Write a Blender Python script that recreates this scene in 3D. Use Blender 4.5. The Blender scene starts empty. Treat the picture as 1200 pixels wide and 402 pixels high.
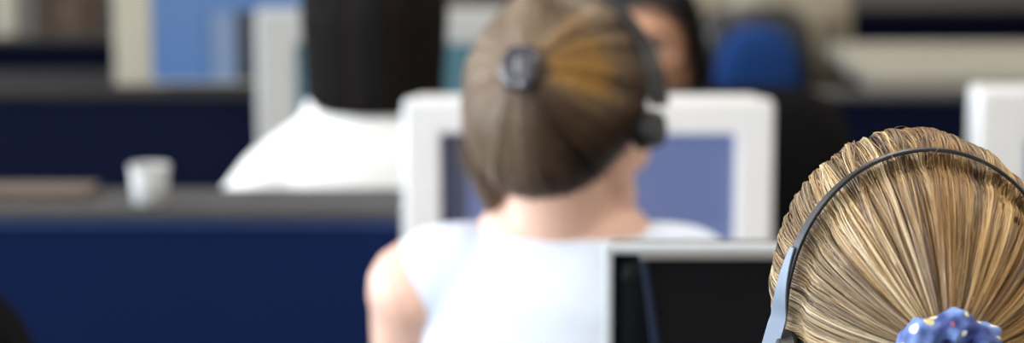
import bpy, bmesh, math, random
import numpy as np
from mathutils import Vector, Matrix, Euler, noise

C = bpy.context.scene.collection
SC = bpy.context.scene
rng = np.random.default_rng(7)
random.seed(7)
R = math.radians

# ------------------------------------------------------------------ camera numbers
F = 85.0 / 36.0 * 1200.0
CAMZ = 1.45
PITCH = math.atan(450.0 / F)
cP, sP = math.cos(PITCH), math.sin(PITCH)


def at(px, py, Y):
    """world point seen at pixel (px,py) standing Y metres in front of the camera"""
    ox = (px - 600.0) / F
    o = (201.0 - py) / F
    k = Y / (cP + o * sP)
    return Vector((ox * k, Y, CAMZ + (o * cP - sP) * k))


# ------------------------------------------------------------------ materials
def rgb(r, g, b):
    return (r, g, b, 1.0)


def mat(name, col, rough=0.6, metal=0.0, spec=0.5, noise_scale=None, noise_amt=0.12, bump=0.0, bump_scale=200.0,
        coat=0.0, sss=0.0):
    m = bpy.data.materials.new(name)
    m.use_nodes = True
    nt = m.node_tree
    b = nt.nodes["Principled BSDF"]
    b.inputs["Base Color"].default_value = rgb(*col)
    b.inputs["Roughness"].default_value = rough
    b.inputs["Metallic"].default_value = metal
    b.inputs["Specular IOR Level"].default_value = spec
    b.inputs["Coat Weight"].default_value = coat
    if sss:
        b.inputs["Subsurface Weight"].default_value = sss
        b.inputs["Subsurface Radius"].default_value = (0.012, 0.005, 0.003)
        b.inputs["Subsurface Scale"].default_value = 1.0
    tc = nt.nodes.new("ShaderNodeTexCoord")
    if noise_scale:
        n = nt.nodes.new("ShaderNodeTexNoise")
        n.inputs["Scale"].default_value = noise_scale
        n.inputs["Detail"].default_value = 4
        nt.links.new(tc.outputs["Object"], n.inputs["Vector"])
        r = nt.nodes.new("ShaderNodeValToRGB")
        r.color_ramp.elements[0].position = 0.3
        r.color_ramp.elements[1].position = 0.7
        r.color_ramp.elements[0].color = rgb(*[max(0, c * (1 - noise_amt)) for c in col])
        r.color_ramp.elements[1].color = rgb(*[min(1, c * (1 + noise_amt)) for c in col])
        nt.links.new(n.outputs["Fac"], r.inputs["Fac"])
        nt.links.new(r.outputs["Color"], b.inputs["Base Color"])
    if bump:
        n2 = nt.nodes.new("ShaderNodeTexNoise")
        n2.inputs["Scale"].default_value = bump_scale
        nt.links.new(tc.outputs["Object"], n2.inputs["Vector"])
        bp = nt.nodes.new("ShaderNodeBump")
        bp.inputs["Strength"].default_value = bump
        bp.inputs["Distance"].default_value = 0.002
        nt.links.new(n2.outputs["Fac"], bp.inputs["Height"])
        nt.links.new(bp.outputs["Normal"], b.inputs["Normal"])
    return m


def emis(name, col, strength, base=(0.02, 0.02, 0.02)):
    m = mat(name, base, 0.25)
    b = m.node_tree.nodes["Principled BSDF"]
    b.inputs["Emission Color"].default_value = rgb(*col)
    b.inputs["Emission Strength"].default_value = strength
    return m


def hair_mat(name, stops, rough=0.38, spec=0.6):
    """strand colour = each strand's own 'shade' value through a ramp"""
    m = bpy.data.materials.new(name)
    m.use_nodes = True
    nt = m.node_tree
    b = nt.nodes["Principled BSDF"]
    a = nt.nodes.new("ShaderNodeAttribute")
    a.attribute_name = "shade"
    r = nt.nodes.new("ShaderNodeValToRGB")
    els = r.color_ramp.elements
    els[0].position, els[0].color = stops[0][0], rgb(*stops[0][1])
    els[1].position, els[1].color = stops[-1][0], rgb(*stops[-1][1])
    for p, c in stops[1:-1]:
        e = els.new(p)
        e.color = rgb(*c)
    nt.links.new(a.outputs["Fac"], r.inputs["Fac"])
    nt.links.new(r.outputs["Color"], b.inputs["Base Color"])
    b.inputs["Roughness"].default_value = rough
    b.inputs["Specular IOR Level"].default_value = spec
    return m


M = {}
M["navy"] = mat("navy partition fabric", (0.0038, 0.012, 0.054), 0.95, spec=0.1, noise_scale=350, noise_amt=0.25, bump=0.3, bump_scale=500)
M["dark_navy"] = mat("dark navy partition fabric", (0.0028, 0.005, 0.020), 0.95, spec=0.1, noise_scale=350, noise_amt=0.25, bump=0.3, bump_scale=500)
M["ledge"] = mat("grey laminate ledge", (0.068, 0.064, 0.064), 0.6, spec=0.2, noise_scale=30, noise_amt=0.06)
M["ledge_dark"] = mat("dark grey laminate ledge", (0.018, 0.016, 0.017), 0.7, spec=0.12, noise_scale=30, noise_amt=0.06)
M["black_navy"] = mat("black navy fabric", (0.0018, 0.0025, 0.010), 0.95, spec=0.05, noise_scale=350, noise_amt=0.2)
M["bezel_grey"] = mat("pale grey monitor plastic", (0.40, 0.40, 0.385), 0.5, noise_scale=60, noise_amt=0.02)
M["metal_dark"] = mat("dark grey plastic", (0.10, 0.10, 0.095), 0.5, spec=0.3)
M["rail_blue"] = mat("blue painted metal rail", (0.02, 0.045, 0.13), 0.45, spec=0.4)
M["cream"] = mat("cream laminate", (0.38, 0.36, 0.30), 0.5, noise_scale=20, noise_amt=0.04)
M["bezel_white"] = mat("white monitor plastic", (0.74, 0.745, 0.74), 0.45, noise_scale=60, noise_amt=0.02)
M["bezel_cream"] = mat("cream monitor plastic", (0.38, 0.35, 0.27), 0.5, noise_scale=60, noise_amt=0.02)
M["black_plastic"] = mat("black plastic", (0.012, 0.012, 0.014), 0.4, noise_scale=80, noise_amt=0.1)
M["silver"] = mat("silver plastic", (0.44, 0.475, 0.49), 0.4, metal=0.0, noise_scale=90, noise_amt=0.03)
M["screen_black"] = mat("unlit screen glass", (0.005, 0.006, 0.008), 0.25, spec=0.12, noise_scale=6, noise_amt=0.2)
M["black_fabric"] = mat("black chair fabric", (0.006, 0.0055, 0.006), 0.95, spec=0.08, noise_scale=300, noise_amt=0.2, bump=0.3)
M["blue_fabric"] = mat("bright blue chair fabric", (0.011, 0.05, 0.20), 0.9, spec=0.2, noise_scale=300, noise_amt=0.2, bump=0.3)
M["desk"] = mat("grey beech desk laminate", (0.38, 0.34, 0.29), 0.5, noise_scale=14, noise_amt=0.08)
M["metal_grey"] = mat("grey painted steel", (0.25, 0.26, 0.28), 0.4, metal=0.3)
M["skin"] = mat("light skin", (0.80, 0.50, 0.38), 0.5, noise_scale=25, noise_amt=0.04, sss=0.15)
M["skin_tan"] = mat("tan skin", (0.56, 0.29, 0.18), 0.5, noise_scale=25, noise_amt=0.05, sss=0.1)
M["top_blue"] = mat("pale blue cotton", (0.72, 0.79, 0.92), 0.85, noise_scale=60, noise_amt=0.03, bump=0.2, bump_scale=120)
M["shirt_white"] = mat("white cotton", (0.90, 0.87, 0.82), 0.85, noise_scale=60, noise_amt=0.03, bump=0.2, bump_scale=120)
M["knit_beige"] = mat("beige knit", (0.33, 0.29, 0.22), 0.9, noise_scale=120, noise_amt=0.12, bump=0.4, bump_scale=200)
M["knit_grey"] = mat("charcoal knit", (0.06, 0.06, 0.065), 0.9, noise_scale=120, noise_amt=0.12)
M["blouse_dark"] = mat("dark blouse cotton", (0.03, 0.03, 0.045), 0.9, noise_scale=120, noise_amt=0.12)
M["trouser"] = mat("dark trouser cloth", (0.03, 0.033, 0.045), 0.9, noise_scale=150, noise_amt=0.1)
M["shoe"] = mat("black leather", (0.02, 0.018, 0.017), 0.35, noise_scale=60, noise_amt=0.1)
M["eye"] = mat("eye white", (0.75, 0.72, 0.68), 0.2)
M["iris"] = mat("dark iris", (0.03, 0.015, 0.01), 0.15)
M["brow"] = mat("dark eyebrow hair", (0.02, 0.012, 0.01), 0.7)
M["lips"] = mat("lips", (0.45, 0.13, 0.11), 0.4)
M["paper_cup"] = mat("white paper", (0.46, 0.46, 0.445), 0.7, noise_scale=50, noise_amt=0.03)
M["kraft"] = mat("brown kraft paper", (0.11, 0.075, 0.055), 0.8, noise_scale=50, noise_amt=0.1)
M["steel_blue"] = mat("brushed blue grey metal", (0.14, 0.175, 0.225), 0.45, metal=0.3, noise_scale=40, noise_amt=0.05)
M["foam"] = mat("black ear foam", (0.02, 0.02, 0.02), 0.95, spec=0.1, bump=0.5, bump_scale=600)
M["clip"] = mat("smoky plastic hair clip", (0.035, 0.03, 0.04), 0.18, spec=0.7)

M["hair_blonde"] = hair_mat("blonde streaked hair", [
    (0.0, (0.040, 0.022, 0.010)), (0.25, (0.13, 0.066, 0.022)), (0.5, (0.34, 0.18, 0.055)),
    (0.75, (0.52, 0.31, 0.11)), (1.0, (0.72, 0.52, 0.25))], 0.36, 0.55)
M["hair_brown"] = hair_mat("light brown hair with golden streaks", [
    (0.0, (0.025, 0.012, 0.006)), (0.35, (0.10, 0.055, 0.028)), (0.6, (0.21, 0.145, 0.085)),
    (0.8, (0.36, 0.20, 0.06)), (1.0, (0.50, 0.26, 0.06))], 0.4, 0.5)
M["hair_dark"] = hair_mat("dark brown hair", [
    (0.0, (0.002, 0.0014, 0.001)), (0.7, (0.005, 0.0026, 0.0016)), (1.0, (0.026, 0.005, 0.003))], 0.6, 0.15)
M["hair_black"] = hair_mat("black hair", [(0.0, (0.004, 0.003, 0.003)), (1.0, (0.010, 0.007, 0.006))], 0.55, 0.2)
M["scalp_blonde"] = mat("blonde under hair", (0.16, 0.095, 0.045), 0.6, noise_scale=90, noise_amt=0.4)
M["scalp_brown"] = mat("brown under hair", (0.09, 0.055, 0.03), 0.7, noise_scale=60, noise_amt=0.4)
M["scalp_dark"] = mat("dark under hair", (0.003, 0.002, 0.0015), 0.7, noise_scale=60, noise_amt=0.3)


def scrunchie_mat():
    m = bpy.data.materials.new("blue printed scrunchie cloth")
    m.use_nodes = True
    nt = m.node_tree
    b = nt.nodes["Principled BSDF"]
    b.inputs["Roughness"].default_value = 0.75
    tc = nt.nodes.new("ShaderNodeTexCoord")
    v = nt.nodes.new("ShaderNodeTexVoronoi")
    v.inputs["Scale"].default_value = 110
    nt.links.new(tc.outputs["Object"], v.inputs["Vector"])
    lt = nt.nodes.new("ShaderNodeMath"); lt.operation = "LESS_THAN"; lt.inputs[1].default_value = 0.36
    nt.links.new(v.outputs["Distance"], lt.inputs[0])
    sep = nt.nodes.new("ShaderNodeSeparateColor")
    nt.links.new(v.outputs["Color"], sep.inputs["Color"])
    gt = nt.nodes.new("ShaderNodeMath"); gt.operation = "GREATER_THAN"; gt.inputs[1].default_value = 0.5
    nt.links.new(sep.outputs["Red"], gt.inputs[0])
    mul = nt.nodes.new("ShaderNodeMath"); mul.operation = "MULTIPLY"
    nt.links.new(lt.outputs[0], mul.inputs[0]); nt.links.new(gt.outputs[0], mul.inputs[1])
    rp = nt.nodes.new("ShaderNodeValToRGB"); rp.color_ramp.interpolation = "CONSTANT"
    e = rp.color_ramp.elements
    e[0].position, e[0].color = 0.0, rgb(0.72, 0.66, 0.34)
    e[1].position, e[1].color = 0.45, rgb(0.85, 0.85, 0.80)
    x = e.new(0.85); x.color = rgb(0.42, 0.10, 0.16)
    nt.links.new(sep.outputs["Green"], rp.inputs["Fac"])
    n = nt.nodes.new("ShaderNodeTexNoise"); n.inputs["Scale"].default_value = 60
    nt.links.new(tc.outputs["Object"], n.inputs["Vector"])
    br = nt.nodes.new("ShaderNodeValToRGB")
    br.color_ramp.elements[0].position, br.color_ramp.elements[0].color = 0.38, rgb(0.035, 0.055, 0.22)
    br.color_ramp.elements[1].position, br.color_ramp.elements[1].color = 0.60, rgb(0.19, 0.30, 0.60)
    nt.links.new(n.outputs["Fac"], br.inputs["Fac"])
    mx = nt.nodes.new("ShaderNodeMix"); mx.data_type = "RGBA"
    nt.links.new(mul.outputs[0], mx.inputs["Factor"])
    nt.links.new(br.outputs["Color"], mx.inputs["A"])
    nt.links.new(rp.outputs["Color"], mx.inputs["B"])
    nt.links.new(mx.outputs["Result"], b.inputs["Base Color"])
    return m


M["scrunchie"] = scrunchie_mat()
M["gold"] = mat("pale gold thread", (0.80, 0.72, 0.40), 0.35, metal=0.4)


# ------------------------------------------------------------------ object helpers
def link_mesh(name, me, m=None, parent=None, smooth=False):
    o = bpy.data.objects.new(name, me)
    C.objects.link(o)
    if m:
        me.materials.append(m)
    if parent:
        o.parent = parent
    if smooth:
        for p in me.polygons:
            p.use_smooth = True
    return o


def obj(name, bm, m, parent=None, smooth=False, bevel=0.0, bseg=2):
    me = bpy.data.meshes.new(name)
    bmesh.ops.recalc_face_normals(bm, faces=bm.faces)
    bm.to_mesh(me)
    bm.free()
    o = link_mesh(name, me, m, parent, smooth)
    if bevel:
        md = o.modifiers.new("bevel", "BEVEL")
        md.width = bevel
        md.segments = bseg
        md.limit_method = "ANGLE"
        for p in me.polygons:
            p.use_smooth = True
        me.set_sharp_from_angle(angle=R(50))
    return o


def tag(o, label, cat, group=None):
    o["label"] = label
    o["category"] = cat
    if group:
        o["group"] = group
    return o


def thing(name, label, cat, loc=(0, 0, 0), rz=0.0, group=None):
    o = bpy.data.objects.new(name, None)
    o.empty_display_size = 0.05
    C.objects.link(o)
    o.location = loc
    o.rotation_euler = (0, 0, rz)
    return tag(o, label, cat, group)


def struct(name, bm, m, parent=None, bevel=0.0):
    o = obj(name, bm, m, parent, bevel=bevel)
    if parent is None:
        o["kind"] = "structure"
    return o


def box(bm, c, s, rot=None):
    r = bmesh.ops.create_cube(bm, size=1.0)
    mt = Matrix.Translation(c) @ (rot.to_4x4() if rot else Matrix.Identity(4)) @ Matrix.Diagonal((*s, 1))
    bmesh.ops.transform(bm, matrix=mt, verts=r["verts"])
    return r["verts"]


def box2(bm, a, b):
    a, b = Vector(a), Vector(b)
    return box(bm, (a + b) / 2, [abs(b[i] - a[i]) for i in range(3)])


def B():
    return bmesh.new()


def cyl(bm, p0, p1, r0, r1=None, seg=20):
    r1 = r0 if r1 is None else r1
    p0, p1 = Vector(p0), Vector(p1)
    d = p1 - p0
    q = d.to_track_quat("Z", "Y").to_matrix().to_4x4()
    r = bmesh.ops.create_cone(bm, cap_ends=True, cap_tris=False, segments=seg, radius1=r0, radius2=r1, depth=d.length)
    bmesh.ops.transform(bm, matrix=Matrix.Translation((p0 + p1) / 2) @ q, verts=r["verts"])


def ball(bm, c, s, rot=None, u=24, v=16):
    r = bmesh.ops.create_uvsphere(bm, u_segments=u, v_segments=v, radius=1.0)
    s = (s, s, s) if isinstance(s, (int, float)) else s
    mt = Matrix.Translation(c) @ (rot.to_4x4() if rot else Matrix.Identity(4)) @ Matrix.Diagonal((*s, 1))
    bmesh.ops.transform(bm, matrix=mt, verts=r["verts"])
    return r["verts"]


def lathe(bm, prof, seg=32, c=(0, 0, 0)):
    rings = []
    for (r, z) in prof:
        rings.append([bm.verts.new((c[0] + r * math.cos(2 * math.pi * i / seg), c[1] + r * math.sin(2 * math.pi * i / seg), c[2] + z)) for i in range(seg)])
    for a, b in zip(rings[:-1], rings[1:]):
        for i in range(seg):
            bm.faces.new((a[i], a[(i + 1) % seg], b[(i + 1) % seg], b[i]))
    bm.faces.new(rings[0][::-1])
    bm.faces.new(rings[-1])


def loft(bm, pts, rads, seg=20, side=None, mt=None, capk=1.0):
    """closed rounded tube through pts; rads scalars or (rx, ry); side = direction of rx"""
    pts = [Vector(p) for p in pts]
    n = len(pts)
    rads = [(r, r) if isinstance(r, (int, float)) else r for r in rads]
    rings = []

    def frame(i):
        t = (pts[min(i + 1, n - 1)] - pts[max(i - 1, 0)]).normalized()
        s = Vector(side) if side else Vector((0, 0, 1))
        if abs(t.dot(s)) > 0.95:
            s = Vector((1, 0, 0)) if abs(t.x) < 0.9 else Vector((0, 1, 0))
        s = (s - t * s.dot(t)).normalized()
        return t, s, t.cross(s)

    def ring(c, s, u, rx, ry):
        vs = []
        for k in range(seg):
            a = 2 * math.pi * k / seg
            p = c + s * (rx * math.cos(a)) + u * (ry * math.sin(a))
            vs.append(bm.verts.new(mt @ p if mt else p))
        return vs

    t, s, u = frame(0)
    rx, ry = rads[0]
    for q in (80, 55, 28):
        k = math.cos(R(q))
        rings.append(ring(pts[0] - t * min(rx, ry) * math.sin(R(q)), s, u, rx * k, ry * k))
    for i in range(n):
        t, s, u = frame(i)
        rings.append(ring(pts[i], s, u, *rads[i]))
    t, s, u = frame(n - 1)
    rx, ry = rads[-1]
    for q in (28, 55, 80):
        k = math.cos(R(q))
        rings.append(ring(pts[-1] + t * capk * min(rx, ry) * math.sin(R(q)), s, u, rx * k, ry * k))
    for a, b in zip(rings[:-1], rings[1:]):
        for i in range(seg):
            bm.faces.new((a[i], a[(i + 1) % seg], b[(i + 1) % seg], b[i]))
    bm.faces.new(rings[0][::-1])
    bm.faces.new(rings[-1])


def remeshed(name, bm, m, parent, voxel, smooth=4):
    o = obj(name, bm, m, parent, smooth=True)
    r = o.modifiers.new("fuse", "REMESH")
    r.mode = "VOXEL"
    r.voxel_size = voxel
    r.use_smooth_shade = True
    s = o.modifiers.new("soften", "SMOOTH")
    s.factor = 0.5
    s.iterations = smooth
    return o


# ------------------------------------------------------------------ hair
def strands_mesh(name, P, Rad, shade, m, parent, tone=None):
    """P (n,k,3) strand points, Rad (n,k) radii, shade (n,)"""
    n, k, _ = P.shape
    T = np.gradient(P, axis=1)
    T /= np.linalg.norm(T, axis=2, keepdims=True) + 1e-9
    ref = np.zeros_like(T)
    ref[..., 0] = 0.31
    ref[..., 1] = 0.87
    ref[..., 2] = 0.39
    S = np.cross(T, ref)
    S /= np.linalg.norm(S, axis=2, keepdims=True) + 1e-9
    U = np.cross(T, S)
    vs = []
    for j in range(3):
        a = 2 * math.pi * j / 3
        vs.append(P + (S * math.cos(a) + U * math.sin(a)) * Rad[..., None])
    V = np.stack(vs, axis=2).reshape(-1, 3)
    idx = np.arange(n * k * 3).reshape(n, k, 3)
    quads = []
    for j in range(3):
        j2 = (j + 1) % 3
        quads.append(np.stack([idx[:, :-1, j], idx[:, :-1, j2], idx[:, 1:, j2], idx[:, 1:, j]], axis=-1).reshape(-1, 4))
    Q = np.concatenate(quads)
    me = bpy.data.meshes.new(name)
    me.vertices.add(len(V))
    me.vertices.foreach_set("co", V.astype(np.float32).ravel())
    me.loops.add(Q.size)
    me.loops.foreach_set("vertex_index", Q.astype(np.int32).ravel())
    me.polygons.add(len(Q))
    me.polygons.foreach_set("loop_start", np.arange(0, Q.size, 4, dtype=np.int32))
    me.polygons.foreach_set("use_smooth", np.ones(len(Q), dtype=bool))
    me.update(calc_edges=True)
    at_ = me.attributes.new("shade", "FLOAT", "POINT")
    sh2 = shade if shade.ndim == 2 else np.repeat(shade[:, None], k, 1)
    at_.data.foreach_set("value", np.repeat(np.clip(sh2, 0, 1).ravel(), 3).astype(np.float32))
    if tone is not None:
        at2 = me.attributes.new("tone", "FLOAT", "POINT")
        at2.data.foreach_set("value", np.repeat(np.clip(tone, 0, 1), k * 3).astype(np.float32))
    return link_mesh(name, me, m, parent)


def lock_noise(phi, freqs, amps, seed):
    r = np.random.default_rng(seed)
    out = np.zeros_like(phi)
    for f, a in zip(freqs, amps):
        out += a * np.sin(phi * f + r.uniform(0, 6.28))
    return out


def hairy(d, c=0.25, low=-0.62):
    return (d[..., 1] * 0.83 - d[..., 2] * 0.55 < c) & (d[..., 2] > low)


def ash_mix(m, stops):
    nt = m.node_tree
    b = nt.nodes["Principled BSDF"]
    r0 = [n for n in nt.nodes if n.type == "VALTORGB"][0]
    a = [n for n in nt.nodes if n.type == "ATTRIBUTE"][0]
    r = nt.nodes.new("ShaderNodeValToRGB")
    els = r.color_ramp.elements
    els[0].position, els[0].color = stops[0][0], rgb(*stops[0][1])
    els[1].position, els[1].color = stops[-1][0], rgb(*stops[-1][1])
    for p, c in stops[1:-1]:
        els.new(p).color = rgb(*c)
    nt.links.new(a.outputs["Fac"], r.inputs["Fac"])
    t = nt.nodes.new("ShaderNodeAttribute"); t.attribute_name = "tone"
    mx = nt.nodes.new("ShaderNodeMix"); mx.data_type = "RGBA"
    nt.links.new(t.outputs["Fac"], mx.inputs["Factor"])
    nt.links.new(r0.outputs["Color"], mx.inputs["A"]); nt.links.new(r.outputs["Color"], mx.inputs["B"])
    nt.links.new(mx.outputs["Result"], b.inputs["Base Color"])


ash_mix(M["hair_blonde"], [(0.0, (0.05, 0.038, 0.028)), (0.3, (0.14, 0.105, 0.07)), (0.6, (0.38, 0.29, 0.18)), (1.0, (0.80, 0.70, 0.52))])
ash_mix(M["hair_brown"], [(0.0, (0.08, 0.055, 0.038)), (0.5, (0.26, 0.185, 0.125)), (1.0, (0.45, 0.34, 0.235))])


def gathered_hair(name, pole, radii, centre, MH, n, m, parent, seed, rad=(0.0003, 0.0009), k=20, colour=None, thick=0.010,
                  c=0.25, low=-0.62, end=0.14, wob=1.0, dent=None):
    """strands combed over the skull from their roots to the gathering point 'pole' (head-local direction)"""
    r = np.random.default_rng(seed)
    pole = np.array(pole, float)
    pole /= np.linalg.norm(pole)
    u = np.cross(pole, [1, 0, 0]); u /= np.linalg.norm(u)      # up-ish
    v = np.cross(pole, u)
    phi = r.uniform(0, 2 * math.pi, n * 3)
    th = np.arccos(r.uniform(-0.75, 0.93, n * 3))
    d = np.cos(th)[:, None] * pole + np.sin(th)[:, None] * (np.cos(phi)[:, None] * u + np.sin(phi)[:, None] * v)
    ok = hairy(d, c, low)
    phi, th = phi[ok][:n], th[ok][:n]
    n = len(phi)
    front = r.uniform(0, 1, n) < 0.6
    for tt in np.linspace(1.0, 2.75, 36):
        d = math.cos(tt) * pole + math.sin(tt) * (np.cos(phi)[:, None] * u + np.sin(phi)[:, None] * v)
        g_ = front & hairy(d, c, low) & (tt > th)
        th[g_] = tt
    th = th - r.uniform(0, 0.06, n)
    t = np.linspace(0, 1, k)
    TH = th[:, None] * (1 - t) + end * t
    lay = r.uniform(0, 1, n)
    # locks: strands drawn to the middle of their lock, each lock a low ridge
    nl = 150
    cell = np.floor(phi / (2 * math.pi) * nl)
    ctr = (cell + 0.5) / nl * 2 * math.pi
    ridge = np.cos((phi - ctr) * nl / 2)
    pull = 0.55 * t[None, :] ** 0.7
    PH = phi[:, None] * (1 - pull) + ctr[:, None] * pull
    w1, w2 = r.uniform(0, 6.28, n), r.uniform(0, 6.28, n)
    wl = np.random.default_rng(seed + 5).uniform(-1, 1, nl + 1)[cell.astype(int)]
    PH = PH + wob * (0.035 * wl[:, None] * np.sin(TH * 2.4) + r.normal(0, 0.012, n)[:, None] * np.sin(TH * 3 + w1[:, None]))
    D = np.cos(TH)[..., None] * pole + np.sin(TH)[..., None] * (np.cos(PH)[..., None] * u + np.sin(PH)[..., None] * v)
    up = np.clip(3.5 * t, 0, 1) ** 0.7
    off = 0.004 + thick * lay[:, None] * up + 0.0013 * ridge[:, None] * np.sin(np.clip(TH, 0, 1.6)) + 0.0012 * wl[:, None]
    off += wob * 0.0002 * np.sin(TH * 6 + w2[:, None])
    if dent is not None:
        yl = (np.array(centre) + D * np.array(radii))[..., 1]
        off = off - 0.0045 * np.exp(-((yl - dent) / 0.007) ** 2)
    P = np.array(centre) + D * (np.array(radii) * 1.0 + off[..., None])
    Mh = np.array(MH)
    P = P @ Mh[:3, :3].T + Mh[:3, 3]
    rr = r.uniform(rad[0], rad[1], n)
    taper = np.clip(np.minimum(t * 6 + 0.25, 1), 0, 1)
    dirs = (np.cos(phi)[:, None] * u + np.sin(phi)[:, None] * v) @ Mh[:3, :3].T
    psi = np.degrees(np.arctan2(dirs[:, 2], dirs[:, 0]))
    sh, tone = colour(phi, th, cell, lay, r, psi, TH)
    return strands_mesh(name, P, rr[:, None] * taper, sh, m, parent, tone)


def hanging_hair(name, radii, centre, MH, n, m, parent, seed, length, face_gap=55, k=18, rad=(0.0006, 0.0014), thick=0.012,
                 flare=0.0, part_y=0.02):
    """strands from the crown falling over the skull and then straight down"""
    r = np.random.default_rng(seed)
    phi = r.uniform(0, 2 * math.pi, n * 2)
    fw = np.abs((phi - math.pi / 2 + math.pi) % (2 * math.pi) - math.pi)
    keep = fw > R(face_gap)
    phi = phi[keep][:n]
    n = len(phi)
    th0 = r.uniform(0.02, 0.9, n)
    t = np.linspace(0, 1, k)
    thm = math.pi / 2
    s = t[None, :] * (thm - th0[:, None] + length * 9.0)
    TH = np.minimum(th0[:, None] + s, thm)
    drop = np.clip(s - (thm - th0[:, None]), 0, None) / 9.0
    drop = drop * r.uniform(0.86, 1.0, n)[:, None]
    D = np.stack([np.sin(TH) * np.cos(phi)[:, None], np.sin(TH) * np.sin(phi)[:, None], np.cos(TH)], -1)
    off = 0.004 + thick * r.uniform(0, 1, n)[:, None] * np.clip(t * 3, 0, 1)
    off = off + flare * drop
    P = np.array(centre) + D * (np.array(radii) + off[..., None])
    P[..., 2] -= drop
    P[..., 1] += part_y * (1 - t[None, :]) * 0
    Mh = np.array(MH)
    P = P @ Mh[:3, :3].T + Mh[:3, 3]
    rr = r.uniform(rad[0], rad[1], n)
    cell = np.floor(phi / (2 * math.pi) * 60).astype(int)
    sh = np.random.default_rng(seed + 1).uniform(0, 1, 61)[cell] * 0.6 + r.uniform(0, 0.4, n)
    return strands_mesh(name, P, rr[:, None] * np.ones((1, k)), sh, m, parent)


def hair_cap(name, radii, centre, MH, m, parent, c=0.25, low=-0.62, grow=0.003):
    bm = B()
    bmesh.ops.create_icosphere(bm, subdivisions=5, radius=1.0)
    dead = [v for v in bm.verts if not (v.co.y * 0.83 - v.co.z * 0.55 < c and v.co.z > low)]
    bmesh.ops.delete(bm, geom=dead, context="VERTS")
    for v in bm.verts:
        d = v.co.copy()
        v.co = Vector(centre) + Vector((d.x * (radii[0] + grow), d.y * (radii[1] + grow), d.z * (radii[2] + grow)))
        v.co = MH @ v.co
    o = obj(name, bm, m, parent, smooth=True)
    s = o.modifiers.new("thickness", "SOLIDIFY")
    s.thickness = 0.008
    s.offset = -1
    return o


# ------------------------------------------------------------------ people
def head_parts(bm, MH, s=1.0):
    """head in head-local coordinates: faces +Y, chin down"""
    def b(c, r):
        vs = ball(bm, c, r, u=28, v=20)
        for v in vs:
            v.co = MH @ v.co
    b((0, -0.006, 0.006), (0.070, 0.085, 0.086))
    b((0, 0.025, -0.02), (0.066, 0.066, 0.085))
    b((0, 0.030, -0.062), (0.052, 0.054, 0.052))
    b((0, 0.066, -0.100), (0.022, 0.020, 0.018))
    for q in (-1, 1):
        b((q * 0.040, 0.058, -0.042), (0.022, 0.022, 0.024))                    # cheek
        loft(bm, [(q * 0.060, -0.004, -0.055), (q * 0.047, 0.03, -0.092), (q * 0.014, 0.066, -0.106)], [0.015, 0.015, 0.015], 12, mt=MH)
        loft(bm, [(q * 0.050, 0.070, 0.014), (q * 0.030, 0.084, 0.021), (q * 0.012, 0.088, 0.014)], [0.009, 0.010, 0.009], 12, mt=MH)
        b((q * 0.011, 0.094, -0.044), (0.008, 0.009, 0.007))                    # nostril wing
        # ear
        loft(bm, [(q * 0.068, 0.006, -0.036), (q * 0.074, -0.004, -0.022), (q * 0.078, -0.010, 0.000), (q * 0.075, -0.002, 0.014),
                  (q * 0.070, 0.008, 0.008)], [0.007, 0.006, 0.006, 0.006, 0.005], 10, mt=MH)
        b((q * 0.070, 0.000, -0.010), (0.008, 0.014, 0.020))
    loft(bm, [(0, 0.082, 0.008), (0, 0.096, -0.020), (0, 0.105, -0.038), (0, 0.098, -0.047)], [0.008, 0.009, 0.012, 0.009], 14, mt=MH)
    loft(bm, [(-0.024, 0.078, -0.070), (0, 0.088, -0.067), (0.024, 0.078, -0.070)], [0.006, 0.009, 0.006], 12, mt=MH)
    loft(bm, [(-0.020, 0.078, -0.078), (0, 0.087, -0.080), (0.020, 0.078, -0.078)], [0.006, 0.009, 0.006], 12, mt=MH)


def face_children(MH, parent, brow=True):
    for q in (-1, 1):
        bm = B()
        vs = ball(bm, (q * 0.031, 0.073, -0.006), 0.0125)
        for v in vs: v.co = MH @ v.co
        e = obj("eye", bm, M["eye"], parent, smooth=True)
        bm = B()
        vs = ball(bm, (q * 0.031, 0.0815, -0.006), (0.0058, 0.0050, 0.0058))
        for v in vs: v.co = MH @ v.co
        obj("iris", bm, M["iris"], e, smooth=True)
        bm = B()
        loft(bm, [(q * 0.050, 0.080, 0.020), (q * 0.034, 0.093, 0.029), (q * 0.014, 0.098, 0.023)], [(0.0028, 0.002), (0.0045, 0.003), (0.0045, 0.003)], 10, mt=MH)
        obj("eyebrow", bm, M["brow"], parent, smooth=True)
        bm = B()
        loft(bm, [(q * 0.045, 0.079, -0.001), (q * 0.031, 0.0865, 0.0065), (q * 0.018, 0.083, -0.001)], [0.0016, 0.0026, 0.0016], 8, mt=MH)
        obj("eyelid", bm, M["brow"], parent, smooth=True)
    bm = B()
    loft(bm, [(-0.021, 0.083, -0.0735), (0, 0.0955, -0.071), (0.021, 0.083, -0.0735)], [0.002, 0.0045, 0.002], 10, mt=MH)
    loft(bm, [(-0.018, 0.083, -0.0755), (0, 0.0945, -0.079), (0.018, 0.083, -0.0755)], [0.002, 0.005, 0.002], 10, mt=MH)
    obj("lips", bm, M["lips"], parent, smooth=True)


def arm_joints(q, sh, el, wr):
    return [Vector((q * sh[0], sh[1], sh[2])), Vector((q * el[0], el[1], el[2])), Vector((q * wr[0], wr[1], wr[2]))]


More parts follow.
